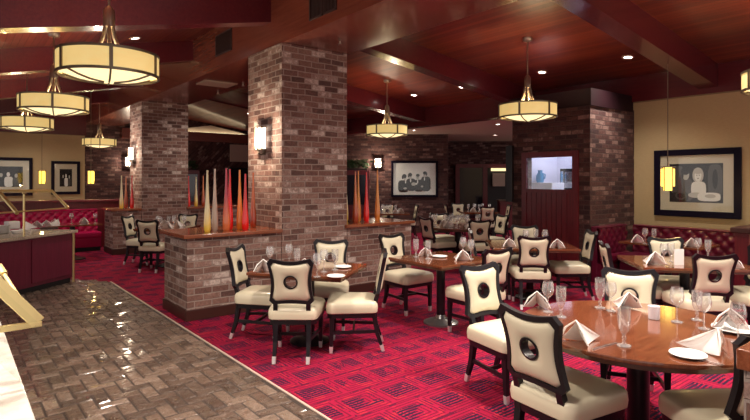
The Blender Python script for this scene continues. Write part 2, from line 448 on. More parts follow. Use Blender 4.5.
struct(wallseg(r1, r2, 0, 3.08, .2).build('wall_recess', 'brick_dark'), 'dark brick wall holding the glazed doors', 'wall')
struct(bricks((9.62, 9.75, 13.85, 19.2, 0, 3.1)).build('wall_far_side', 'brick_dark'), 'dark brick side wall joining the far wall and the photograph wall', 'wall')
# kitchen block with the pass-through
blk = bricks((8.1,8.25,5.745,6.06,0,2.9),(8.1,8.25,4.535,4.82,0,2.9),(8.1,8.25,4.82,5.745,2.05,2.9),(8.1,8.25,4.82,5.745,0,1.477),
             (8.25,9.6,4.535,4.62,0,2.9),(8.25,9.6,5.98,6.06,0,2.9))
struct(blk.build('wall_kitchen', 'brick_dark'), 'dark brick block with the pass-through opening', 'wall')
struct(MB().box(8.07, 9.5, 4.505, 6.09, 2.86, 3.14).build('trim_6', 'fascia'), 'dark red fascia above the brick kitchen block', 'beam')
kr = MB().box(9.35,9.4,4.63,5.97,0,2.8).box(8.26,9.35,4.62,4.66,0,2.8).box(8.26,9.35,5.93,5.97,0,2.8).box(8.26,9.4,4.63,5.97,2.75,2.8).box(8.26,9.4,4.63,5.97,1.40,1.44)
struct(kr.build('wall_kitchen_inside', 'lavender'), 'pale lavender kitchen seen through the opening', 'wall')
wp = MB()
for q in ((4.73,4.835,0,2.14),(5.73,5.83,0,2.14),(4.835,5.73,2.04,2.14),(4.835,5.73,1.43,1.49)): wp.box(8.06,8.1,*q)
for k in range(9):
    y0 = 4.835 + .0994*k; wp.box(8.075,8.1,y0+.004,y0+.0954,0,1.43)
wpo = wp.build('window_1', 'mahogany'); struct(wpo, 'dark red wood paneling framing the kitchen pass-through', 'window')
MB().box(8.085,8.09,4.83,5.74,1.48,2.05).build('pane', 'pane', wpo)
# pillars and the half walls between them
def pillar(y, label):
    o = bricks((3.40, 4.45, y, y+1.0, 0, 3.46)).build('brick_pillar', 'brick'); struct(o, label, 'pillar')
pillar(6.2, 'big brick pillar with lit lantern beside the square table')
pillar(12.7, 'brick pillar standing behind the first one down the room')
def half_wall(x0, x1, y0, y1, z, label, ov=.05, th=.045):
    o = bricks((x0, x1, y0, y1, 0, z+.01-th)).build('half_wall', 'brick'); struct(o, label, 'half wall')
    MB().box(x0-ov, x1+.04 if x1 > 4.6 else x1, y0-ov, y1+ov, z+.01-th, z+.01).build('ledge', 'ledge', o, bevel=.006)
    MB().box(x0-.02, x1+.02 if x1 > 4.6 else x1, y0-.02, y1+.02, 0, .13).build('baseboard', 'base_trim', o, bevel=.006)
half_wall(2.16, 3.39, 6.2, 7.03, 1.0, 'brick half wall with wood ledge beside the walkway')
half_wall(4.46, 5.70, 6.2, 7.03, 1.0, 'brick half wall on the far side of the big pillar')
half_wall(2.80, 3.39, 12.7, 13.5, 1.0, 'short brick half wall next to the red booth')
half_wall(4.46, 5.75, 12.7, 13.5, 1.0, 'brick half wall beyond the second pillar')
half_wall(2.26, 3.40, -.4, .67, 1.025, 'brick half wall with wood ledge close by the camera', .02, .075)
# glazed doors in the recess
dd = Vector((RY, RX, 0)); rr = Vector((RX, -RY, 0))
def cam_obj(mb, name, m, parent=None, **k):      # mesh given in viewer-frame metres (x right, y ahead)
    mb.xf(Matrix.Rotation(VIEW, 4, 'Z')); return mb.build(name, m, parent, **k)
df = MB()
for x0, x1, z0, z1 in ((2.95,3.1,0,2.1),(3.95,4.12,0,2.1),(2.95,5.6,2.1,2.24),(5.45,5.6,0,2.1),(3.1,3.95,.0,.25)): df.box(x0,x1,19.45,19.58,z0,z1)
df = cam_obj(df, 'door_1', 'mahogany'); struct(df, 'dark red framed doorway of the far bar room', 'door')
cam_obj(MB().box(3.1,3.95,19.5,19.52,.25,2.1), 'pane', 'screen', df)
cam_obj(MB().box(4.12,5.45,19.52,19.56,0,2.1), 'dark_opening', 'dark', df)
bs = cam_obj(MB().box(4.3,4.75,19.40,19.46,1.42,1.9), 'notice_board', 'plaster'); tag(bs, 'pale poster panel glimpsed through the far doorway', 'poster')
bl_ = cam_obj(MB().box(4.25,5.05,19.36,19.46,1.98,2.08), 'cove_lamp', 'bowl'); tag(bl_, 'warm strip lamp under the far door header', 'lamp')
# ------------------------------------------------------------------ lights in fixtures
WARM = (1.0, .87, .74)
def spot(loc, e, parent=None, size=125, r=.06, col=WARM):
    l = bpy.data.lights.new('lamp', 'SPOT'); l.energy = e; l.color = col; l.spot_size = math.radians(size); l.spot_blend = .9; l.shadow_soft_size = r
    o = bpy.data.objects.new('lamp', l); C.objects.link(o); o.location = loc
    if parent: o.parent = parent
    return o
def point(loc, e, parent=None, r=.05, col=WARM):
    l = bpy.data.lights.new('lamp', 'POINT'); l.energy = e; l.color = col; l.shadow_soft_size = r
    o = bpy.data.objects.new('lamp', l); C.objects.link(o); o.location = loc
    if parent: o.parent = parent
    return o
def downlight(p, e, label, group, tilt=0.):
    t = thing('downlight', label, 'ceiling light', p, 0, group)
    t.rotation_euler = (0, tilt, 0)
    MB().lathe([(.062,-.012),(.085,-.014),(.092,-.004),(.092,.02),(.062,.02)], 20, cap=False).build('trim_ring', 'trim_pale', t, True)
    MB().lathe([(0,-.004),(.062,-.004)], 20, cap=False).build('lens', 'lens', t)
    spot((0,0,-.03), e, t)
tl_, tr_ = -math.atan(.206), math.atan(.134)
DL = 100
for px, py in ((135,38),(77,79),(6,105),(113,96),(50,112)):
    downlight(PC(px, py, False), DL, 'recessed downlight in the sloped ceiling above the brick walkway', 'walkway downlights', tl_)
for px, py in ((542,72),(628,57),(414,95),(462,87)):
    downlight(PC(px, py, True), DL, 'recessed downlight in the sloped plank ceiling over the dining tables', 'dining downlights', tr_)
for px, py in ((498,124),(495,135),(414,130),(378,131)):
    downlight(PW(px, py, 3.075), 55, 'recessed downlight in the low pale ceiling of the far room', 'far room downlights')
for x, y in ((.1,2.0),(-.3,3.0),(1.6,3.6),(-1.2,4.6)):  # unseen downlights added to brighten the walkway and pale counter
    downlight((x, y, ceil_left(x)), DL*1.5, 'added unseen walkway downlight above the view', 'added walkway downlights out of view', tl_)
for x, y in ((5.1,1.0),(5.0,3.9),(8.3,1.0),(7.6,.4),(6.2,2.2)):  # extra lamps out of view, put in to light the dining tables
    downlight((x, y, ceil_right(x)), DL*1.25, 'added unseen dining downlight above the view', 'added dining downlights out of view', tr_)
for y in (.4, 1.8, 3.1):  # added fill lamps in the unseen stretch of soffit
    downlight((3.92, y, 3.45), DL*1.7, 'added unseen soffit downlight above the view', 'added soffit downlights')
for x, y in ((5.6,15.4),(7.4,15.6),(5.2,11.4)):  # extra downlights added to lift the dark far wall
    downlight((x, y, ceil_right(x)), DL, 'added downlight far down the room behind the big pillar', 'added far downlights', tr_)
# ------------------------------------------------------------------ chandeliers
def chandelier(px, d, zc, label, rim=2.61, R=.428):
    p = W((px-CX)/FPX*d, d, 0)
    if zc is None: zc = ceil_left(p.x) if p.x < 3.4 else ceil_right(p.x)
    t = thing('chandelier', label, 'chandelier', (p.x, p.y, rim))
    H = .19; top = zc - rim
    N = 48
    MB().lathe([(R,0),(R,H)], N, cap=False).build('drum_shade', 'shade', t, True)
    MB().lathe([(0,-.055),(.10,-.052),(.18,-.043),(.28,-.02),(R*.84,.008),(R-.012,.03)], N, cap=False).build('bowl_diffuser', 'bowl', t, True)
    for z, nm in ((0.,'rim'),(H,'rim')):
        MB().lathe([(R-.014,z-.011),(R+.008,z-.011),(R+.008,z+.011),(R-.014,z+.011),(R-.014,z-.011)], N, cap=False).build(nm, 'bronze', t, True)
    for k in range(6):
        a = k*PI/3 + .35; c, s = math.cos(a), math.sin(a)
        MB().bar((c*(R+.005), s*(R+.005), -.012), (c*(R+.005), s*(R+.005), H+.012), .03, .012, up=(c,s,0)).build('strap', 'bronze', t)
        MB().tube([(c*r, s*r, z) for r, z in ((R-.01,.02),(R*.84,.0),(.28,-.028),(.18,-.051),(.05,-.062))], .009, 6).build('rib', 'bronze', t, True)
        MB().tube([(c*r, s*r, z) for r, z in ((.032,.56),(.036,.46),(.055,.36),(.10,.25),(.17,.17),(.26,.12))], .016, 8).build('arm', 'nickel', t, True)
    MB().lathe([(0,.44),(.05,.45),(.05,.60),(.03,.63),(.012,.65)], 16).build('hub', 'nickel', t, True)
    MB().tube([(0,0,.63),(0,0,top-.02)], .011, 8).build('stem', 'nickel', t, True)
    MB().lathe([(.0,top-.05),(.06,top-.05),(.075,top-.03),(.075,top+.01)], 20).build('canopy', 'nickel', t, True)
    point((0,0,.12), 16, t, .10, (1,.80,.52))
    return t
chandelier(109, 4.9, None, 'large drum chandelier hanging over the brick walkway, first of its row')
chandelier(54, 7.36, None, 'drum chandelier over the walkway, second of the row')
chandelier(27, 9.9, None, 'drum chandelier over the walkway, third of the row')
chandelier(99.5, 14.9, None, 'small far chandelier above the red booth')
chandelier(527.5, 8.13, None, 'drum chandelier in front of the brick kitchen block')
chandelier(387, 11.3, None, 'drum chandelier in front of the group photograph wall')
chandelier(791, 5.55, None, 'drum chandelier mostly cut off by the picture edge')
# ------------------------------------------------------------------ sconces, pendants
def sconce(p, rot, s, label, e=14):
    t = thing('wall_sconce', label, 'wall light', p, rot)
    t.scale = (s, s, s)
    MB().box(-.03,.03,.0,.02,-.22,.13).build('backplate', 'bronze', t)
    g_ = MB()
    MB().box(-.10,.10,-.075,-.012,-.14,.15).build('glass_shade', 'sconce', t, bevel=.004)
    fr = MB()
    for x in (-.104,-.012,.104): fr.box(x-.009-(.006 if abs(x)<.05 else 0),x+.009,-.083,-.071,-.17 if abs(x)<.05 else -.15,.16)
    for z in (-.15,.155): fr.box(-.11,.11,-.083,-.005,z-.006,z+.006)
    fr.build('cage_frame', 'bronze', t)
    MB().tube([(0,-.07,-.16),(0,-.07,-.20),(0,-.03,-.22),(0,.0,-.2)], .009, 6).build('arm', 'bronze', t)
    point((0,-.17,.0), e*1.0, t, .05, (1,.80,.58))
sconce(PX(265, 139, 3.40) + Vector((-.025,0,0)), -PI/2, 1.0, 'lit lantern sconce on the big brick pillar', 26)
sconce(PX(134, 154, 3.40) + Vector((-.025,0,0)), -PI/2, 1.0, 'lit lantern sconce on the second pillar', 16)
sconce(PY(128, 162, 19.2) + Vector((0,-.025,0)), 0, 1.0, 'small lit sconce on the dark far wall by the second pillar', 16)
sconce(PD(378, 163, 16.57), VIEW, .9, 'lit sconce beside the framed group photograph', 20)
def pendant(p, zc, label):
    t = thing('pendant_lamp', label, 'pendant light', p, VIEW - .35)
    MB().box(-.05,.05,-.05,.05,-.16,.17).build('glass_shade', 'amber', t)
    MB().box(-.085,-.055,-.03,.03,-.10,.15).box(.055,.085,-.03,.03,-.10,.15).build('side_shade', 'amber', t)
    f = MB()
    for x in (-.052,.052):
        for y in (-.052,.052): f.box(x-.006,x+.006,y-.006,y+.006,-.165,.18)
    f.box(-.09,.09,-.056,.056,.17,.185).build('cage_frame', 'bronze', t)
    MB().tube([(0,0,.18),(0,0,zc-p.z)], .006, 6).build('cord', 'bronze', t)
    MB().lathe([(.05,zc-p.z-.03),(.05,zc-p.z)], 12).build('canopy', 'bronze', t)
    point((0,0,-.26), 6, t, .04, (1,.66,.25))
pr = W(4.19, 7.6, 1.66); pendant(pr, ceil_right(pr.x), 'amber glass pendant in front of the big framed picture')
pl1 = PD(42, 177.5, 14.0); pendant(pl1, ceil_left(pl1.x), 'amber pendant hanging between the two framed photos')
pl2 = PD(91, 177.5, 14.0); pendant(pl2, ceil_left(pl2.x), 'amber pendant hanging against the dark brick far wall')
# vents
def grille(x, y0, y1, z0, z1, label):
    t = thing('ceiling_vent', label, 'vent', (x, (y0+y1)/2, z0))
    h = (y1-y0)/2; H = z1-z0
    f = MB().box(-.015,.0,-h,-h+.02,0,H).box(-.015,.0,h-.02,h,0,H).box(-.015,.0,-h,h,0,.02).box(-.015,.0,-h,h,H-.02,H).build('frame', 'vent', t)
    MB().box(-.004,.0,-h,h,0,H).build('backing', 'dark', t)
    s = MB(); k = int(h*2/.03)
    for i in range(k): s.box(-.012,-.004,-h+.02+i*.03,-h+.03+i*.03,.02,H-.02)
    s.build('slats', 'vent', t)
grille(3.40, 4.93, 5.20, 3.57, 3.92, 'dark vent grille on the soffit side, nearer of a pair')
grille(3.40, 5.22, 5.50, 3.57, 3.92, 'dark vent grille on the soffit side, beside its twin')
grille(3.40, 7.77, 8.40, 3.66, 4.0, 'dark single vent grille further along the soffit side')
v = MB().box(3.6,4.2,9.35,9.85,3.435,3.45).build('ceiling_vent', 'vent_light'); tag(v, 'pale square vent under the soffit between two pillars', 'vent')
for px, py in ((340,43),(243,85),(218,93)):
    p = PW(px, py, 3.43)
    s = MB().lathe([(0,-.03),(.03,-.02),(.012,-.01),(.012,.03)], 10).build('ceiling_sprinkler', 'nickel', loc=p); tag(s, 'tiny sprinkler head under the wooden soffit', 'sprinkler', 'soffit sprinklers')
# ------------------------------------------------------------------ the dining chair
def outline(scale=1.0, top_in=0.0):
    pts = []
    def dip(a, b, n, amt, axis):
        for i in range(n):
            t = i/n; p = [a[0]+(b[0]-a[0])*t, a[1]+(b[1]-a[1])*t]
            p[axis] += amt*math.sin(PI*t); pts.append(tuple(p))
    dip((-.168,.0),(.168,.0),8,.012,1)
    dip((.168,.0),(.203,.035),2,0,0)
    dip((.203,.035),(.211,.390),10,-.026,0)
    dip((.211,.390),(.178,.432),2,0,0)
    dip((.178,.432),(-.178,.432),10,-.028,1)
    dip((-.178,.432),(-.211,.390),2,0,0)
    dip((-.211,.390),(-.203,.035),10,.026,0)
    dip((-.203,.035),(-.168,.0),2,0,0)
    return pts
def bk(u, v, off):                         # back surface: leaning, slightly curved
    y = -.238 - .15*v - .10*v*v + .28*u*u
    return (u, y + off, .525 + v*.985)
def make_chair():
    t = thing('dining_chair', 'chair', 'chair')
    out = outline(); n = len(out); c = (0, .213)
    inn = [((u)*.855, c[1] + (v-c[1])*.845 - .002) for u, v in out]
    # seat cushion
    def rect(ins, z):
        pts = []
        hw_f, hw_b, yb, yf, r = .25-ins, .225-ins, -.23+ins, .26-ins, .06
        cs = [(hw_f-r,yf-r,0),(-hw_f+r,yf-r,PI/2),(-hw_b+r,yb+r,PI),(hw_b-r,yb+r,3*PI/2)]
        for cx, cy, a0 in cs:
            for k in range(5):
                a = a0 + k*PI/8; pts.append((cx+r*math.cos(a), cy+r*math.sin(a)+ (.018*(1-(cx/.19)**2) if cy>0 else 0), z))
        return pts
    lay = [rect(.012,.375), rect(0,.385), rect(-.004,.425), rect(0,.462), rect(.010,.481), rect(.035,.494), rect(.09,.503), rect(.15,.506)]
    b = MB(); m = len(lay[0]); vs = [p for l in lay for p in l]; fs = []
    for i in range(len(lay)-1):
        for k in range(m): fs.append((i*m+k, i*m+(k+1)%m, (i+1)*m+(k+1)%m, (i+1)*m+k))
    fs += [tuple(reversed(range(m))), tuple(range((len(lay)-1)*m, len(lay)*m))]
    b.add(vs, fs).build('seat', 'cream', t, True)
    sr = MB(); l0, l1 = rect(.012,.335), rect(.008,.376)
    sr.add(l0+l1, [tuple(reversed(range(m))), tuple(range(m,2*m))]+[(k,(k+1)%m,m+(k+1)%m,m+k) for k in range(m)]).build('seat_rail', 'black', t, True)
    # frame of the back
    f = MB(); th = .018
    vs = [bk(u,v,th) for u,v in out]+[bk(u,v,th) for u,v in inn]+[bk(u,v,-th) for u,v in out]+[bk(u,v,-th) for u,v in inn]
    fs = []
    for k in range(n):
        j = (k+1)%n
        fs += [(j,k,n+k,n+j),(2*n+k,2*n+j,3*n+j,3*n+k),(k,j,2*n+j,2*n+k),(n+j,n+k,3*n+k,3*n+j)]
    f.add(vs, fs).build('back_frame', 'black', t, True)
    # cushion with the round hole
    R = .058; hole = []
    for u, v in inn:
        a = math.atan2(v-c[1], u-c[0]); hole.append((c[0]+R*math.cos(a), c[1]+R*math.sin(a)))
    prof = [(0,.018),(.12,.026),(.35,.030),(.65,.028),(.86,.022),(.96,.012),(1,.004)]
    vs = []; L = len(prof)
    for sgn in (1,-1):
        for s_, o in prof:
            for (hu,hv),(iu,iv) in zip(hole, inn): vs.append(bk(hu+(iu-hu)*s_, hv+(iv-hv)*s_, sgn*o))
    fs = []
    for q in range(2):
        for i in range(L-1):
            for k in range(n):
                j = (k+1)%n; a, b_, c_, d_ = q*L*n+i*n+k, q*L*n+i*n+j, q*L*n+(i+1)*n+j, q*L*n+(i+1)*n+k
                fs.append((a,b_,c_,d_) if q == 0 else (d_,c_,b_,a))
    for k in range(n):
        j = (k+1)%n; fs.append((k, L*n+k, L*n+j, j))
    MB().add(vs, fs).build('back_cushion', 'cream', t, True)
    rg = []
    for k in range(28):
        a = 2*PI*k/28; rg.append((R*math.cos(a), c[1]+R*math.sin(a)))
    r = MB(); vs = []
    for du, off in ((.006,.028),(-.006,.030),(-.009,0),(-.006,-.030),(.006,-.028)):
        for u, v in rg:
            k_ = (R+du)/R; vs.append(bk(u*k_, c[1]+(v-c[1])*k_, off))
    fs = []
    for i in range(4):
        for k in range(28): fs.append((i*28+k, i*28+(k+1)%28, (i+1)*28+(k+1)%28, (i+1)*28+k))
    r.add(vs, fs).build('hole_ring', 'black', t, True)
    # legs
    for s in (-1,1):
        lg = MB().bar((s*.205,.205,.34),(s*.202,.212,.06),.044,.044,.030,.030).build('leg', 'black', t)
        MB().bar((s*.202,.212,.062),(s*.2015,.2135,0),.034,.034,.028,.028).build('ferrule', 'ferrule', lg)
        rl = MB()
        path = [(.150,-.236,.56),(.150,-.205,.46),(.150,-.20,.34),(.152,-.225,.18),(.153,-.268,.06)]
        for p, q, w0, w1 in zip(path, path[1:], (.036,.042,.044,.038), (.042,.044,.038,.030)):
            rl.bar((s*p[0],p[1],p[2]),(s*q[0],q[1],q[2]),w0,w0,w1,w1,up=(0,1,0))
        lg = rl.build('leg', 'black', t)
        MB().bar((s*.153,-.267,.062),(s*.153,-.286,0),.034,.034,.028,.028,up=(0,1,0)).build('ferrule', 'ferrule', lg)
        MB().bar((s*.203,.2,.19),(s*.152,-.222,.19),.018,.03).build('stretcher', 'black', t)
    MB().bar((-.178,0,.19),(.178,0,.19),.018,.028).build('stretcher', 'black', t)
    return t
CH = make_chair()
def chair(a, d, f, label, group=None, top=True):
    fx, fy = f; L = math.hypot(fx, fy); fx /= L; fy /= L
    if top: a += .31*fx; d += .31*fy
    return place(CH, USED, label, W(a, d, 0), ang(fx, fy), group)
# round table in front
chair(.825, 2.875, (.84,.54), 'cream chair seen from behind tucked against the big round table, biggest one in view')
chair(2.03, 4.24, (-.37,-.93), 'cream chair facing the camera across the big round table')
chair(.87, 4.46, (.52,-.86), 'cream chair turned away from the square table, behind the biggest chair')
chair(1.82, 2.71, (-.06,1), 'cream chair at the big round table beside the brick ledge, mostly cut off', top=False)
# square table by the pillar
T2c = (-.67, 5.25)
chair(-.755, 4.73, (.03,1), 'cream chair with its back to us at the table by the brick half wall')
chair(-1.50, 5.68, (.98,-.16), 'cream chair side-on against the half wall at the pillar table, facing the pillar')
chair(-.52, 6.30, (-.05,-1), 'cream chair facing us between the pillar and its square table')
chair(.10, 5.28, (-1,-.02), 'cream chair in side profile with straight back nearest the open aisle at the pillar table')
# square table with pewter base
chair(.21, 6.98, (.62,-.78), 'cream chair in front of the brick half wall end at the pewter-based table')
chair(1.27, 5.46, (-.55,.83), 'cream chair back cropped low behind the turned-away chair')
# table below the pass-through
chair(2.01, 6.70, (.14,1), 'cream chair with its back to us below the kitchen pass-through')
chair(1.36, 7.60, (1,-.12), 'cream chair seen edge-on between the pewter-based table and the pass-through table')
chair(3.02, 7.40, (-1,.05), 'cream chair in profile next to the tufted booth corner')
chair(2.34, 8.32, (-.2,-1), 'cream chair facing us at the far side of the pass-through table')
# table by the banquette
chair(3.24, 5.05, (.06,1), 'cream chair with its back to us in front of the beige wall picture')
chair(3.58, 6.56, (-.2,-1), 'pale chair facing us close to the oxblood banquette')
chair(2.58, 6.0, (1,-.2), 'narrow edge-on cream chair between the round table and the banquette')
chair(4.22, 5.70, (-.95,-.3), 'cream chair cut off by the picture edge beyond the round table')
# far round table with many glasses
chair(.95, 10.0, (.85,.5), 'cream chair turned sideways at the far glass-crowded table next to the half wall')
chair(1.86, 9.40, (-.1,1), 'cream chair with its back to us at the far glass-crowded table')
chair(1.36, 11.35, (.2,-1), 'cream chair facing us behind the far glass-crowded table')
chair(2.62, 10.9, (-.9,-.4), 'cream chair on the doorway side of the far glass-crowded table')
# tables in the far room
chair(1.20, 15.1, (-1,-.1), 'small cream chair under the framed group photograph')
chair(.36, 15.6, (0,-1), 'small cream chair facing us behind the orange vases on the ledge')
chair(-.55, 14.6, (1,0), 'small cream chair glimpsed beside the big pillar behind the vases')
chair(2.55, 16.35, (.1,-1), 'small cream chair in front of the far glazed door')
chair(2.02, 15.2, (1,0), 'small dim chair at the corner of the photograph wall')
chair(3.02, 14.2, (0,1), 'small dim chair nearest us at the far doorway table')
chair(3.85, 15.2, (-1,0), 'small dim chair beside the kitchen block at the far doorway table')
# table by the second pillar
chair(-4.04, 9.40, (.1,1), 'cream chair with its back to us near the red booth')
chair(-4.90, 10.5, (1,-.1), 'cream chair in profile beside the short half wall with vases')
chair(-3.90, 11.1, (0,-1), 'cream chair facing us below the second pillar')
chair(-3.12, 10.25, (-1,.05), 'cream chair half hidden behind the vases on the half wall')
# ------------------------------------------------------------------ tables
def square_table(a, d, f, w, l, label, basemat='black', z=.75):
    t = thing('dining_table', label, 'table', W(a, d), ang(*f))
    MB().box(-w/2,w/2,-l/2,l/2,z-.028,z).build('tabletop', 'table', t, bevel=.004)
    MB().box(-w/2+.012,w/2-.012,-l/2+.012,l/2-.012,z-.05,z-.028).build('apron', 'table_edge', t)
    MB().lathe([(.05,.02),(.05,z-.06),(.14,z-.05)], 18).build('pedestal', 'black', t, True)
    MB().lathe([(.20,0),(.20,.018),(.16,.035),(.07,.06),(.05,.10)], 28).build('base', basemat, t, True)
    return t
square_table(-.67, 5.44, (.27,.96), .98, .84, 'square wooden table beside the big brick pillar')
square_table(.76, 6.13, (-.625,.78), .86, .86, 'square wooden table with a pewter base in the red aisle', 'grey_base')
square_table(2.17, 7.44, (.1,1), 1.12, 1.0, 'wooden table under the kitchen pass-through')
square_table(3.40, 5.83, (.15,.98), 1.15, .92, 'wooden table in front of the oxblood banquette')
square_table(-3.97, 10.2, (.05,1), .92, .92, 'square table near the red booth and second pillar')
square_table(.38, 14.6, (0,1), 1.1, .9, 'dim square table under the framed group photograph')
square_table(2.95, 15.2, (0,1), 1.0, .95, 'dim square table in front of the far glazed door')
def round_table(a, d, r, label):
    t = thing('round_table', label, 'table', W(a, d))
    MB().lathe([(0,.72),(r-.03,.72),(r-.004,.728),(r,.738),(r-.004,.75),(0,.75)], 64, cap=False).build('tabletop', 'table', t, True)
    MB().lathe([(r-.05,.69),(r-.05,.72)], 48).build('apron', 'table_edge', t, True)
    MB().lathe([(.065,.05),(.065,.62),(.16,.69)], 20).build('pedestal', 'black', t, True)
    MB().lathe([(.26,0),(.26,.02),(.18,.05),(.07,.08)], 28).build('base', 'black', t, True)
T1 = (1.62, 3.27)
round_table(*T1, .70, 'big round polished wood table with folded napkins and stemware')
round_table(1.62, 10.35, .62, 'far round table crowded with glasses')
bt = W(4.12, 7.55)
t = thing('banquette_table', 'small wooden table set along the oxblood banquette', 'table', (8.12, 3.35, 0))
MB().box(-.36,.36,-.55,.55,.71,.74).build('tabletop', 'table', t, bevel=.004)
MB().lathe([(.25,0),(.25,.02),(.05,.06),(.05,.68),(.16,.71)], 20).build('pedestal', 'black', t, True)
t = thing('booth_table', 'small table with white napkins inside the red booth', 'table', (2.0, 12.6, 0))
MB().box(-.5,.5,-.36,.36,.70,.73).build('tabletop', 'table', t, bevel=.004)
MB().lathe([(.25,0),(.25,.02),(.05,.06),(.05,.68),(.16,.70)], 20).build('pedestal', 'black', t, True)
# ------------------------------------------------------------------ tableware
def simple(name, mb, m, cat, smooth=True):
    o = mb.build(name, m, None, smooth); o['category'] = cat; return o
wine = simple('wine_glass', MB().lathe([(0,.0),(.034,.001),(.034,.004),(.010,.010),(.0045,.02),(.0045,.095),(.012,.106),(.030,.122),(.040,.145),(.042,.165),(.038,.195),(.032,.222)], 20, cap=False), 'glass', 'wine glass')
goblet = simple('water_goblet', MB().lathe([(0,.0),(.036,.001),(.036,.005),(.014,.011),(.007,.03),(.013,.045),(.008,.06),(.020,.078),(.030,.105),(.034,.15),(.033,.21)], 20, cap=False), 'glass', 'water glass')
def napkin_mb(s=1.0):
    b = MB(); n = 8
    T = Vector((0,-.03,.115)); A = Vector((-.095,-.045,0)); B = Vector((.095,-.045,0)); Ct = Vector((0,.16,.004))
    def tri(P, Q, R, bulge, off):
        vs = []; fs = []
        nn = (Q-P).cross(R-P).normalized(); idx = {}
        for i in range(n+1):
            for j in range(n+1-i):
                a, c = i/n, j/n; p = P + (Q-P)*a + (R-P)*c
                p = p + nn*(bulge*4*a*c + bulge*a*(1-a-c)*2 + off); idx[i,j] = len(vs); vs.append(p)
        for i in range(n):
            for j in range(n-i):
                fs.append((idx[i,j], idx[i+1,j], idx[i,j+1]))
                if i + j < n-1: fs.append((idx[i+1,j], idx[i+1,j+1], idx[i,j+1]))
        b.add(vs, fs)
    tri(T, A, Ct, .028, 0); tri(T, Ct, B, .028, 0)
    tri(T + Vector((0,.006,-.008)), Ct*.96, A*.93, -.020, 0); tri(T + Vector((0,.006,-.008)), B*.93, Ct*.96, -.020, 0)
    # turned fold along the open edge
    b.tube([A, A.lerp(T,.5)+Vector((-.012,-.008,.008)), T], [.004,.006,.004], 6)
    b.tube([B, B.lerp(T,.5)+Vector((.012,-.008,.008)), T], [.004,.006,.004], 6)
    lo = min(v[2] for v in b.v)
    b.v = [(x, y, z - lo) for x, y, z in b.v]
    return b
nap = simple('folded_napkin', napkin_mb(), 'linen', 'napkin')
plate = simple('bread_plate', MB().lathe([(0,.0),(.055,.0),(.075,.008),(.088,.013),(.086,.016),(.070,.010),(.05,.006),(0,.006)], 28, cap=False), 'white', 'plate')
forko = MB().bar((0,-.09,.003),(0,.0,.004),.006,.003,.004,.003).bar((0,.0,.004),(0,.035,.002),.005,.003,.018,.002)
for k in range(4): forko.bar((-.0075+.005*k,.035,.002),(-.0075+.005*k,.09,.003),.0028,.002)
forko = simple('fork', forko, 'steel', 'fork', False)
knife = simple('knife', MB().bar((0,-.11,.003),(0,.0,.003),.009,.004,.007,.004).bar((0,.0,.003),(0,.11,.002),.014,.0018,.006,.0018), 'steel', 'knife', False)
cup = thing('candle_cup', 'frosted white candle cup at the middle of the big round table', 'candle holder', PW(654,319,.75))
MB().lathe([(0,0),(.030,0),(.034,.004),(.036,.085),(.032,.085),(.030,.01),(0,.01)], 20, cap=False).build('cup', 'candle', cup, True)
MB().lathe([(0,.011),(.027,.011),(.027,.05),(0,.05)], 16, cap=False).build('candle', 'linen', cup, True)
ZT = .7505
def on(proto, px, py, label, rot=0, z=ZT, group=None, s=None):
    o = place(proto, USED, label, PW(px, py, z), rot, group)
    o.scale = (s, s, s) if s else (1, 1, 1)
    return o
# big round table
R_ = 'the big round table'
on(goblet, 624, 346, 'tall water goblet alone near the front edge of '+R_)
on(wine, 677, 322, 'wine glass next to the candle cup on '+R_)
on(goblet, 600, 308, 'water goblet beside the chair that faces us across '+R_)
on(wine, 548, 312, 'wine glass just above the biggest chair back on '+R_, s=.95)
on(goblet, 561, 317, 'water goblet behind the open napkin by the biggest chair', s=.95)
on(wine, 704, 329, 'wine glass just behind the big flat-sided napkin on '+R_)
on(goblet, 697, 320, 'water goblet hidden partly behind a wine glass on '+R_, s=.9)
on(wine, 611, 311, 'wine glass in front of the facing chair on '+R_, s=.9)
on(wine, 738, 343, 'wine glass by the cropped chair on '+R_)
on(nap, 580, 343, 'open cone napkin beside the biggest chair on '+R_, VIEW - 1.1)
on(nap, 626, 309, 'upright napkin before the chair facing us across '+R_, VIEW + .2, s=.95)
on(nap, 711, 352, 'large napkin beside the bread plate on '+R_, VIEW + .9, s=1.02)
on(nap, 729, 329, 'napkin on a plate by the cropped wine glass on '+R_, VIEW - .4, s=1.0, z=.768)
on(nap, 537, 308, 'napkin behind the biggest chair on '+R_, VIEW - .3, s=.95)
on(plate, 688, 356, 'white bread plate at the front edge of '+R_)
on(plate, 735, 331, 'white plate under the napkin by the cropped wine glass', s=1.4)
on(forko, 704, 361, 'steel fork between the bread plate and large napkin', VIEW + .7)
on(knife, 605, 346, 'steel knife near the open cone napkin on '+R_, VIEW - 1.0)
# table by the pillar
P_ = 'the table by the brick pillar'
for i, (px, py, g_, lb) in enumerate(((289,265,wine,'wine glass over the chair back on '),(297,269,goblet,'water goblet over the chair back on '),
        (270,268,wine,'wine glass next to the half wall chair on '),(317,277,wine,'front wine glass beside the plates on '),(324,272,wine,'wine glass before the facing chair on '),(335,270,goblet,'water goblet nearest the facing chair on '))):
    on(g_, px, py, lb+P_)
on(nap, 263, 272, 'white napkin standing near the half wall chair on '+P_, VIEW + .3)
on(nap, 305, 268, 'white napkin hidden behind glasses on '+P_, VIEW, s=.8)
on(plate, 336, 277, 'front white plate with cutlery on '+P_)
on(plate, 343, 267.5, 'rear white plate on '+P_)
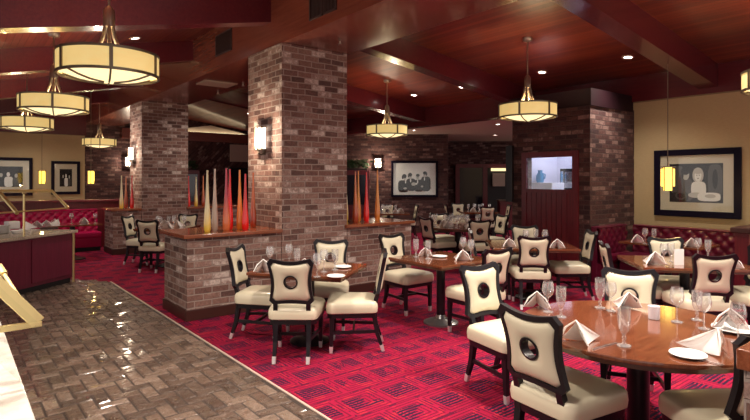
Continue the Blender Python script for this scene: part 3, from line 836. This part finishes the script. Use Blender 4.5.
# pewter-based table
Q_ = 'the pewter-based square table'
on(goblet, 416, 257, 'water goblet at the aisle corner of '+Q_)
on(goblet, 428, 259, 'water goblet with white napkin behind on '+Q_)
on(wine, 463, 256, 'wine glass behind the napkin on '+Q_)
on(wine, 471, 259, 'wine glass next to the low chair back on '+Q_)
on(nap, 425, 256.5, 'slim upright napkin between goblets on '+Q_, VIEW, s=.85)
on(nap, 461, 261, 'wide white napkin before the wine glasses on '+Q_, VIEW + .4)
on(plate, 440, 257, 'white bread plate at the middle of '+Q_)
# pass-through table
S_ = 'the table under the pass-through'
on(nap, 508, 247.5, 'white napkin on the aisle side of '+S_, VIEW + .2)
on(nap, 557, 248.5, 'white napkin on the booth side of '+S_, VIEW - .2)
on(wine, 526, 246, 'wine glass behind the chair back on '+S_)
on(goblet, 536, 244, 'water goblet at the middle of '+S_)
on(wine, 545, 246, 'wine glass toward the booth on '+S_)
# banquette side table
U_ = 'the table before the banquette'
on(nap, 653, 265, 'large white napkin at the near corner of '+U_, VIEW + .1, s=1.15)
on(wine, 664, 264, 'wine glass beside the large napkin on '+U_)
on(goblet, 671, 262, 'water goblet beside the large napkin on '+U_)
on(wine, 698, 257, 'wine glass peeking over the chair back on '+U_)
on(goblet, 708, 258, 'water goblet peeking over the chair back on '+U_)
on(nap, 733, 268.5, 'white napkin beyond the chair back on '+U_, VIEW - .3, s=.9)
mn_ = MB().box(-.05,.05,-.004,.004,0,.17).build('menu_card', 'white', loc=PW(679,265,.7505), rot=VIEW); tag(mn_, 'white upright menu card on '+U_, 'menu')
for px, py, lb in ((636,243,'napkin at the far end of the small banquette table'),(690,247,'napkin at the near end of the small banquette table')):
    on(nap, px, py, lb, VIEW, z=.7405)
on(wine, 645, 244, 'wine glass beside the far napkin on the small banquette table', z=.7405)
on(goblet, 654, 243.3, 'water goblet beside the far napkin on the small banquette table', z=.7405)
# far tables: many small glasses
rnd = random.Random(3)
def scatter(a, d, r, k, lab, grp, naps=3):
    pts = []
    while len(pts) < k:
        x, y = rnd.uniform(-r, r), rnd.uniform(-r, r)
        if x*x+y*y < r*r and all((x-p)**2+(y-q)**2 > (.25 if len(pts) < naps else .155)**2 for p, q in pts): pts.append((x, y))
    for i, (x, y) in enumerate(pts):
        g_ = nap if i < naps else (wine if i % 2 else goblet)
        nm = 'napkin' if i < naps else ('wine glass' if i % 2 else 'water goblet')
        o = place(g_, USED, ('small white %s on %s' if i < naps else 'small clear %s on %s') % (nm, lab), W(a+x, d+y, ZT), VIEW + rnd.uniform(-.6,.6), '%ss on %s' % (nm, grp))
        o.scale = (1, 1, 1)
scatter(1.62, 10.35, .54, 22, 'the far round table', 'the far round table', 4)
scatter(.38, 14.6, .36, 9, 'the dim table under the group photograph', 'the group photograph table', 3)
scatter(2.95, 15.2, .36, 9, 'the dim table by the far glazed door', 'the glazed door table', 3)
scatter(-3.97, 10.2, .36, 9, 'the square table near the red booth', 'the red booth side table', 3)
for i, (dx, dy) in enumerate(((-.3,.0),(.25,.1))):
    o = place(nap, USED, ['white napkin on the booth table by the counter','white napkin at the open end of the booth table'][i], Vector((2.0+dx,12.6+dy,.7305)), VIEW); o.scale = (1,1,1)
for dx, dy, lb in ((.0,.1,'wine glass between the two booth table napkins'),(.4,-.15,'wine glass at the open end of the booth table')):
    place(wine, USED, lb, Vector((2.0+dx,12.6+dy,.7305)), 0)
# ------------------------------------------------------------------ tall vases
def vase(px, py, ht, m, label, y, dz=1.0105, r=.044):
    d = None
    p = PY(px, py, y); p.z = dz
    prof = [(0,0),(r*.72,0),(r*.95,.03*ht),(r,.12*ht),(r*.92,.24*ht),(r*.68,.40*ht),(r*.46,.58*ht),(r*.32,.78*ht),(r*.24,.97*ht),(r*.26,ht),(r*.16,ht),(r*.12,.8*ht),(0,.7*ht)]
    o = MB().lathe(prof, 18, cap=False).build('tall_vase', m, None, True, loc=p); tag(o, label, 'vase')
L_ = 'on the walkway half wall'
vase(207.3, 220, .76, 'v_yellow', 'tall yellow glass vase at the open end '+L_, 6.42)
vase(214.8, 220, .78, 'v_smoke', 'tall smoky clear vase next to the yellow one '+L_, 6.50)
vase(226.3, 220, .79, 'v_plum', 'tall plum and orange vase at the middle '+L_, 6.42, r=.048)
vase(229.8, 220, .78, 'v_red', 'tall crimson vase just behind the plum vase '+L_, 6.53)
vase(239.7, 220, .77, 'v_amber', 'tall amber vase between two reds '+L_, 6.47)
vase(245.3, 220, .72, 'v_red', 'shorter bright red vase in front '+L_, 6.36)
vase(253.2, 220, .74, 'v_rust', 'rust brown vase closest to the pillar '+L_, 6.62)
K_ = 'on the half wall past the pillar'
vase(345.6, 220, .76, 'v_yellow', 'yellow vase half hidden by the pillar edge '+K_, 6.75)
vase(355.4, 220, .77, 'v_rust', 'brown vase overlapping an amber one '+K_, 6.42)
vase(358.3, 220, .78, 'v_amber', 'slim amber vase overlapping a brown one '+K_, 6.54)
vase(366.4, 220, .76, 'v_red', 'red vase '+K_, 6.45)
vase(377.4, 220, .80, 'v_amber', 'orange vase standing apart under the sconce '+K_, 6.5)
J_ = 'on the short half wall by the booth'
vase(121.5, 200, .74, 'v_yellow', 'yellow vase '+J_, 12.85)
vase(126, 200, .70, 'v_rust', 'rust vase at the middle '+J_, 12.95)
vase(132, 200, .74, 'v_red', 'red vase closest to the pillar '+J_, 12.9)
I_ = 'on the half wall beyond the second pillar'
vase(188.5, 200, .74, 'v_red', 'red vase '+I_, 12.9)
vase(196, 200, .72, 'v_yellow', 'yellow vase '+I_, 12.9)
vase(203.2, 200, .74, 'v_rust', 'orange brown vase '+I_, 12.9)
# ------------------------------------------------------------------ pictures
def picture(loc, rot, w, h, label, fw, mw, mb_, scene, board='mat_board'):
    t = thing('framed_picture', label, 'picture', loc, rot)   # faces local -Y
    f = MB()
    for x0, x1, z0, z1 in ((-w/2,-w/2+fw,-h/2,h/2),(w/2-fw,w/2,-h/2,h/2),(-w/2+fw,w/2-fw,h/2-fw,h/2),(-w/2+fw,w/2-fw,-h/2,-h/2+fw)): f.box(x0,x1,-.045,0,z0,z1)
    f.build('frame', 'frame_black', t, bevel=.006)
    MB().box(-w/2+fw,w/2-fw,-.02,-.004,-h/2+fw,h/2-fw).build('mat_board', board, t)
    pw, ph = w/2-fw-mw, h/2-fw-mb_
    b = MB().box(-pw,pw,-.023,-.0205,-ph,ph,scene[0])
    k = 0
    for kind, x, z, rx, rz, mi in scene[1]:
        k += 1; y = -.0232 - .0003*k; vs = []; n = 18
        for i in range(n):
            a = 2*PI*i/n; c, s = math.cos(a), math.sin(a)
            if kind == 'e': vs.append((x*pw + rx*pw*c, y, z*ph + rz*ph*s))
            else:           # shouldered torso
                e = .55; vs.append((x*pw + rx*pw*math.copysign(abs(c)**e, c), y, z*ph + rz*ph*math.copysign(abs(s)**e, s)))
        b.add(vs, [tuple(range(n))], mi)
    b.build('print', ['photo_grey','photo_light','photo_dark','photo_white'], t)
    MB().box(-w/2+fw,w/2-fw,-.036,-.034,-h/2+fw,h/2-fw).build('glazing', 'pane', t)
# four people in dark suits
four = (3, [('e',.0,-.75,.95,.22,1),('t',-.62,-.60,.30,.50,2),('t',-.20,-.48,.27,.52,2),('t',.62,-.40,.27,.62,2),('t',.24,-.55,.28,.50,2),
            ('e',-.55,.12,.085,.19,1),('e',-.57,.24,.12,.17,2),('e',-.66,.14,.05,.16,2),('e',-.24,.22,.085,.19,1),('e',-.25,.36,.115,.15,2),('e',-.33,.26,.04,.15,2),
            ('e',.17,.16,.085,.20,1),('e',.18,.31,.105,.12,2),('e',.57,.34,.085,.20,1),('e',.58,.50,.11,.14,2),('e',.67,.40,.035,.14,2),
            ('e',-.50,-.22,.035,.16,3),('e',-.22,-.12,.035,.16,3),('e',.17,-.20,.035,.18,3),('e',.55,.0,.03,.14,3),
            ('e',-.05,-.42,.13,.14,1),('e',.10,-.40,.05,.08,3),('e',-.52,-.78,.10,.08,1),('e',.42,-.62,.07,.08,1),('e',-.50,.10,.016,.02,2),('e',-.21,.20,.016,.02,2),('e',.15,.15,.016,.02,2),('e',.54,.33,.016,.02,2)])
two = (2, [('t',-.70,.15,.28,.75,0),('t',.72,.1,.26,.85,0),('e',.72,.2,.10,.5,2),('t',-.42,-.35,.34,.60,0),('e',-.36,.42,.13,.27,1),('e',-.38,.62,.17,.20,2),('e',-.48,.48,.04,.24,2),
           ('e',.10,.40,.21,.40,1),('e',.10,.36,.13,.28,3),('e',.10,.62,.17,.16,1),('t',.12,-.34,.28,.42,3),('e',.12,-.02,.07,.14,3),('e',.02,-.62,.30,.14,1),
           ('t',-.60,-.72,.34,.24,2),('e',-.55,-.66,.22,.22,0),('e',-.55,-.66,.15,.14,2),('t',.50,-.70,.42,.22,3),('e',.55,-.66,.2,.1,1),
           ('e',.06,.40,.018,.025,2),('e',.15,.40,.018,.025,2),('e',.105,.24,.035,.018,2),('e',-.39,.44,.016,.025,2),('e',-.32,.44,.016,.025,2)])
grp = (2, [('t',-.45,-.5,.25,.45,2),('e',-.45,.15,.11,.2,1),('t',.05,-.5,.3,.5,3),('e',.02,.22,.12,.22,3),('t',.55,-.5,.25,.45,0),('e',.55,.1,.11,.2,1)])
pa, pb = PX(655,183,9.6), PX(742,183,9.6)
picture(Vector((9.598,(pa.y+pb.y)/2,1.60)), -PI/2, abs(pa.y-pb.y), 1.12, 'large framed monochrome photo on the beige wall above the banquette', .10, .15, .14, two)
picture(PD(414.5,179,16.58), VIEW, 1.46, 1.13, 'framed monochrome photo of four people in dark suits on brick', .07, .10, .12, four, 'photo_white')
q1, q2 = PY(51,178,19.2), PY(80,178,19.2)
picture(Vector(((q1.x+q2.x)/2,19.195,1.72)), 0, q2.x-q1.x, 1.05, 'framed dark photo between the two amber pendants', .09, .14, .16, grp)
q1 = PY(32.5,178,19.2)
picture(Vector((q1.x-.62,19.195,1.75)), 0, 1.24, 1.15, 'framed dark photo cut off at the picture edge on the far beige wall', .09, .16, .18, grp)
# ------------------------------------------------------------------ tufted booths
def tufted(w, h, s=.17, bulge=.035, nx=None):
    nx = nx or int(w/.022); nz = int(h/.022); vs = []; fs = []
    for j in range(nz+1):
        for i in range(nx+1):
            u, v = w*i/nx, h*j/nz
            a = abs(math.sin(PI*(u+v)/s)); b = abs(math.sin(PI*(u-v)/s))
            e = min(1, min(v, h-v)/.05); roll = math.sqrt(max(0, 1-(1-e)**2))
            vs.append((u, -(.012 + bulge*(a*b)**.42)*roll - .0*v, v))
    for j in range(nz):
        for i in range(nx): k = j*(nx+1)+i; fs.append((k,k+1,k+nx+2,k+nx+1))
    return MB().add(vs, fs)
def booth(name, label, loc, rot, w, h, m, sd=.5, seat_z=.45):
    t = thing(name, label, 'booth seat', loc, rot)      # faces local -Y, runs along +X
    b = tufted(w, h-seat_z+.05); b.v = [(x, y, z+seat_z-.05) for x, y, z in b.v]; b.build('tufted_back', m, t, True)
    MB().box(0,w,.0,.10,0,h-.01).build('back_panel', m, t, bevel=.01)
    MB().box(0,w,-.05,.11,h-.03,h+.0).build('top_roll', m, t, bevel=.014)
    MB().box(0,w,-sd-.05,-.03,seat_z-.14,seat_z).build('seat_cushion', m, t, bevel=.04)
    MB().box(0.01,w-.01,-sd-.01,-.0,.10,seat_z-.14).build('seat_front', m, t)
    MB().box(0.02,w-.02,-sd+.05,-.0,0,.10).build('kick_base', 'dark', t)
booth('tufted_booth', 'bright red tufted leather booth along the far walkway side', (-2.5, 14.2, 0), 0, 5.28, .96, 'booth')
t = thing('half_partition', 'low wooden partition with ledge behind the red booth', 'partition', (-2.6, 14.45, 0))
MB().box(0,5.95,0,.16,0,1.12).build('panel', 'mahogany', t)
MB().box(-.02,5.97,-.06,.22,1.12,1.17).build('ledge', 'mahogany', t, bevel=.008)
booth('banquette', 'oxblood tufted banquette under the big framed picture', (9.05, 4.28, 0), -PI/2, 1.70, .90, 'booth_dark')
booth('banquette', 'oxblood tufted banquette end against the brick block', (8.10, 4.42, 0), 0, .93, .90, 'booth_dark', .06)
t = thing('end_partition', 'dark red wood end panel closing the banquette', 'partition', (8.15, 2.36, 0))
MB().box(0,1.44,0,.16,0,.95).build('panel', 'mahogany', t)
MB().box(-.05,1.44,-.04,.20,.95,1.02).build('cap', 'base_trim', t, bevel=.01)
# ------------------------------------------------------------------ buffets
bd, bn = (.185,.983), (-.983,.185)
t = thing('buffet_counter', 'dark red buffet counter with stone top across the walkway', 'counter', W(-4.86, 8.55), ang(*bd))
# local +Y along the front (away), local -X into the counter
L = 3.6
MB().box(-.86,0,-L,0,.09,.80).build('cabinet', 'buffet', t)
for k in range(4): MB().box(0,.012,-.06-.85*k-.76,-.06-.85*k,.14,.77).build('door', 'buffet', t, bevel=.004)
MB().box(-.80,-.03,-L,-.03,0,.09).build('plinth', 'dark', t)
MB().box(-.92,.05,-L,.05,.80,.845).build('countertop', 'granite', t, bevel=.006)
MB().tube([(.0,.005,.0),(.0,.005,.80)], .02, 8).build('corner_post', 'brass', t, True)
ct = .8455
gd = thing('sneeze_guard', 'brass framed glass sneeze guard on the red buffet', 'sneeze guard', W(0, 0))
def PB(px, py, d): return PD(px, py, d)
fr = MB()
post = PD(24, 224, 7.6); post.z = ct
MB().tube([post, post + Vector((0,0,.60))], .014, 10).build('post', 'brass', gd, True)
MB().lathe([(0,.60),(.02,.605),(.026,.625),(.02,.645),(0,.65)], 12, o=post).build('finial', 'brass', gd, True)
tl, trr, br_, bl2 = PD(-14,191,7.35), PD(52,191,7.75), PD(68,208,7.45), PD(0,213,7.0)
t0_, t1_ = PD(0,193,7.2), PD(17,213,6.95)
MB().tube([tl, trr, br_], .022, 8).build('top_bar', 'brass', gd, True)
MB().tube([t0_, t1_], .026, 8).build('brace_bar', 'brass', gd, True)
MB().tube([PD(-14,214,6.9), br_], .010, 8).build('lower_bar', 'brass', gd, True)
MB().add([tl, trr, br_, PD(-14,213,6.9)], [(0,1,2,3)]).build('glass_panel', 'pane', gd)
# things on the buffet
def stack(px, py, d, n, r, label, grp):
    p = PW(px, py, ct)
    for k in range(n):
        o = MB().lathe([(0,0),(r*.6,0),(r*.95,.016),(r,.02),(r*.95,.022),(r*.6,.008),(0,.008)], 24, cap=False).build('dinner_plate', 'white', None, True, loc=p + Vector((0,0,.0125*k))); tag(o, label, 'plate', grp)
stack(1, 233.5, 8, 9, .12, 'white plate in the stack at the end of the red buffet', 'stacked buffet plates')
p = PW(12, 229, ct)
bw = MB().box(-.09,.09,-.09,.09,0,.13).build('white_crock', 'white', bevel=.02, loc=p, rot=.3); tag(bw, 'square white crock on the red buffet next to plates', 'crock')
for px, py, lb in ((17,233.2,'small white dish nearest the buffet edge'),(25,231.8,'small white dish beside the napkin heap on the buffet')):
    o = MB().lathe([(0,0),(.06,0),(.085,.04),(.08,.045),(.05,.012),(0,.012)], 20, cap=False).build('small_dish', 'white', None, True, loc=PW(px,py,ct)); tag(o, lb, 'dish')
for i, (px, py) in enumerate(((28,228.4),(37,227.6),(45,226.8),(56,226.0))):
    o = place(nap, USED, 'white napkin lying in the heap on the red buffet', PW(px, py, ct), VIEW + (-1.4, .5, 1.2, 2.2)[i], 'buffet napkin heap'); o.scale = (.95, .95, .9)
o = MB().bar((-.13,0,.018),(.13,.02,.018),.06,.03,.05,.03).build('menu_folder', 'menu', bevel=.006, loc=PW(49,229.3,ct), rot=VIEW+.1); tag(o, 'dark menu folder lying before the buffet napkins', 'menu')
# pale serving counter close by
t = thing('serving_counter', 'pale marble serving counter cut off beside the brick walkway', 'counter', (-.62, 1.05, 0))
MB().box(0,.80,0,3.4,0,.83).build('cabinet', 'buffet', t)
MB().box(-.03,.84,-.04,3.45,.83,.87).build('countertop', 'marble', t, bevel=.006)
sg = thing('sneeze_guard', 'gold brass corner of a sneeze guard over the pale counter', 'sneeze guard', (0,0,0))
cn = W(-1.30, 2.05, 1.10)
MB().bar(cn, cn + Vector((-.55,0,.70)), .05, .018, up=(0,1,0)).build('corner_bar', 'brass', sg, bevel=.003)
MB().bar(cn + Vector((.012,0,-.005)), cn + Vector((-.75,0,-.005)), .022, .022).build('lower_bar', 'brass', sg, bevel=.003)
MB().add([cn, cn + Vector((-.55,0,.70)), cn + Vector((-.55,-1.4,.70)), cn + Vector((0,-1.4,0))], [(0,1,2,3)]).build('glass_panel', 'pane', sg)
rb, rt = PD(26,308,2.35), PD(4,274,2.45)
MB().tube([rb, rt], .009, 8).build('thin_rod', 'brass', sg, True)
MB().tube([rt, rt + (rt-rb)*.25], .016, 8).build('rod_cap', 'brass', sg, True)
MB().tube([cn + Vector((-.30,0,.0)), Vector((cn.x-.30, cn.y, .87))], .012, 8).build('post', 'brass', sg, True)
# ------------------------------------------------------------------ kitchen and far bits
o = MB().box(-.16,.16,-.2,.2,0,.42).box(-.165,-.16,-.17,.10,.06,.36,1).box(-.175,-.165,.12,.18,.05,.37,1).build('microwave', ['black','steel'], loc=(9.12,5.42,1.441), bevel=.005); tag(o, 'black microwave oven inside the kitchen opening', 'microwave')
o = MB().box(-.2,.2,-.24,.2,0,.16).build('white_tray', 'white', loc=(8.62,5.68,1.441), bevel=.01); tag(o, 'white box below the blue jug in the kitchen', 'box')
jug = thing('jug', 'blue jug on a white box inside the kitchen opening', 'jug', (8.62,5.82,1.602))
MB().lathe([(0,0),(.06,0),(.075,.05),(.07,.14),(.04,.19),(.045,.23),(.0,.23)], 18, cap=False).build('body', 'cobalt', jug, True)
MB().tube([(0,-.05,.17),(0,-.11,.15),(0,-.10,.08),(0,-.065,.06)], .011, 8).build('handle', 'cobalt', jug, True)
l = bpy.data.lights.new('kitchen_tube', 'AREA'); l.energy = 10; l.size = .9; l.color = (.86,.88,1.0)
o = bpy.data.objects.new('kitchen_tube', l); C.objects.link(o); o.location = (8.85,5.3,2.74)
o = MB().box(7.98,8.04,5.98,6.12,1.25,2.28).build('wall_mounted_speaker', 'black', bevel=.01); tag(o, 'tall black speaker at the corner of the brick block', 'speaker')
def foliage(name, c, rx, rz, k, label, ax):
    b = MB(); r2 = random.Random(5)
    for i in range(k):
        p = c + ax*r2.uniform(-rx, rx) + Vector((0,0,r2.uniform(-rz, rz))) + Vector((r2.uniform(-.1,.1), r2.uniform(-.1,.1), 0))
        a = r2.uniform(0, 6.28); e = r2.uniform(-.5,.9); s = r2.uniform(.08,.14)
        d1 = Vector((math.cos(a)*math.cos(e), math.sin(a)*math.cos(e), math.sin(e)))*s; d2 = d1.orthogonal().normalized()*s*.3
        b.add([p-d1*.5, p+d2, p+d1*.5, p-d2], [(0,1,2,3)])
    o = b.build(name, 'leaf'); return o
def hutch(p, rot, label, plabel, w=.6, hh=2.0):
    t = thing('display_cabinet', label, 'cabinet', p, rot)
    MB().box(-w,w,0,.35,0,hh).build('carcass', 'mahogany', t, bevel=.01)
    MB().box(-w+.08,w-.08,-.01,.0,.9,hh-.15).build('glass_front', 'screen', t)
    pt = thing('leafy_garland', plabel, 'plant', p)
    ax = Vector((math.cos(rot), math.sin(rot), 0)); ay = Vector((-math.sin(rot), math.cos(rot), 0))
    g_ = foliage('leaves', ax*0 + ay*.17 + Vector((0,0,hh+.20)), w*.9, .12, 220, plabel, ax); g_.parent = pt
    MB().box(-w*.8,w*.8,.1,.24,hh+.006,hh+.05).xf(Matrix.Rotation(rot,4,'Z')).build('planter_tray', 'dark', pt)
p = W(-.55, 16.1); hutch(p, VIEW, 'dim wooden cabinet behind the ledge vases next to the pillar', 'dark green leafy garland on the cabinet by the group photo', .38, 1.95)
p = PY(189, 200, 18.6); p.z = 0; hutch(p, 0, 'dim wooden cabinet beyond the second pillar', 'dark green leafy garland beyond the second pillar', .38, 2.0)
q = PY(240, 184, 19.2)
t = thing('wall_screen', 'dark screen hanging on the far patterned brick wall', 'screen', (q.x, 19.19, q.z-.62))
MB().box(-.45,.45,-.06,0,0,1.25).build('bezel', 'black', t, bevel=.01)
MB().box(-.41,.41,-.064,-.06,.05,1.2).build('panel', 'screen', t)
q = PY(241, 152, 19.2)
struct(MB().box(q.x-.45,q.x+.45,19.16,19.2,2.35,3.0).build('lit_wall_patch', 'plaster'), 'pale patch standing for the lit wall above the far dark screen', 'trim')  # light falling on the wall, drawn as a pale slab
# bar stools / service stand silhouettes in the dark doorway
t = thing('service_stand', 'dark service stand near the far doorway', 'cabinet', W(4.6, 17.6), VIEW)
MB().box(-.5,.5,-.2,.2,.08,.95).build('cabinet', 'mahogany', t, bevel=.01)
MB().box(-.54,.54,-.24,.24,.95,.99).build('top', 'base_trim', t)
MB().box(-.46,.46,-.16,.16,0,.08).build('plinth', 'dark', t)
# ------------------------------------------------------------------ camera, world, view
cam = bpy.data.cameras.new('camera'); co = bpy.data.objects.new('camera', cam); C.objects.link(co)
co.location = (0, 0, EYE); co.rotation_euler = (PI/2, 0, VIEW)
cam.sensor_fit = 'HORIZONTAL'; cam.sensor_width = 36; cam.lens = 36*FPX/750; cam.shift_y = -30/750
cam.clip_start = .05
sc = bpy.context.scene; sc.camera = co
w = bpy.data.worlds.new('world'); sc.world = w; w.use_nodes = True
w.node_tree.nodes['Background'].inputs[0].default_value = (.95, .85, .80, 1)
w.node_tree.nodes['Background'].inputs[1].default_value = .55
sc.view_settings.view_transform = 'Standard'; sc.view_settings.look = 'None'; sc.view_settings.gamma = 1
sc.view_settings.use_curve_mapping = False; sc.view_settings.exposure = 1.0
cy = sc.cycles
cy.use_denoising = True; cy.max_bounces = 7; cy.diffuse_bounces = 3; cy.glossy_bounces = 4; cy.transparent_max_bounces = 12; cy.transmission_bounces = 5
cy.sample_clamp_indirect = 4; cy.caustics_reflective = False; cy.caustics_refractive = False
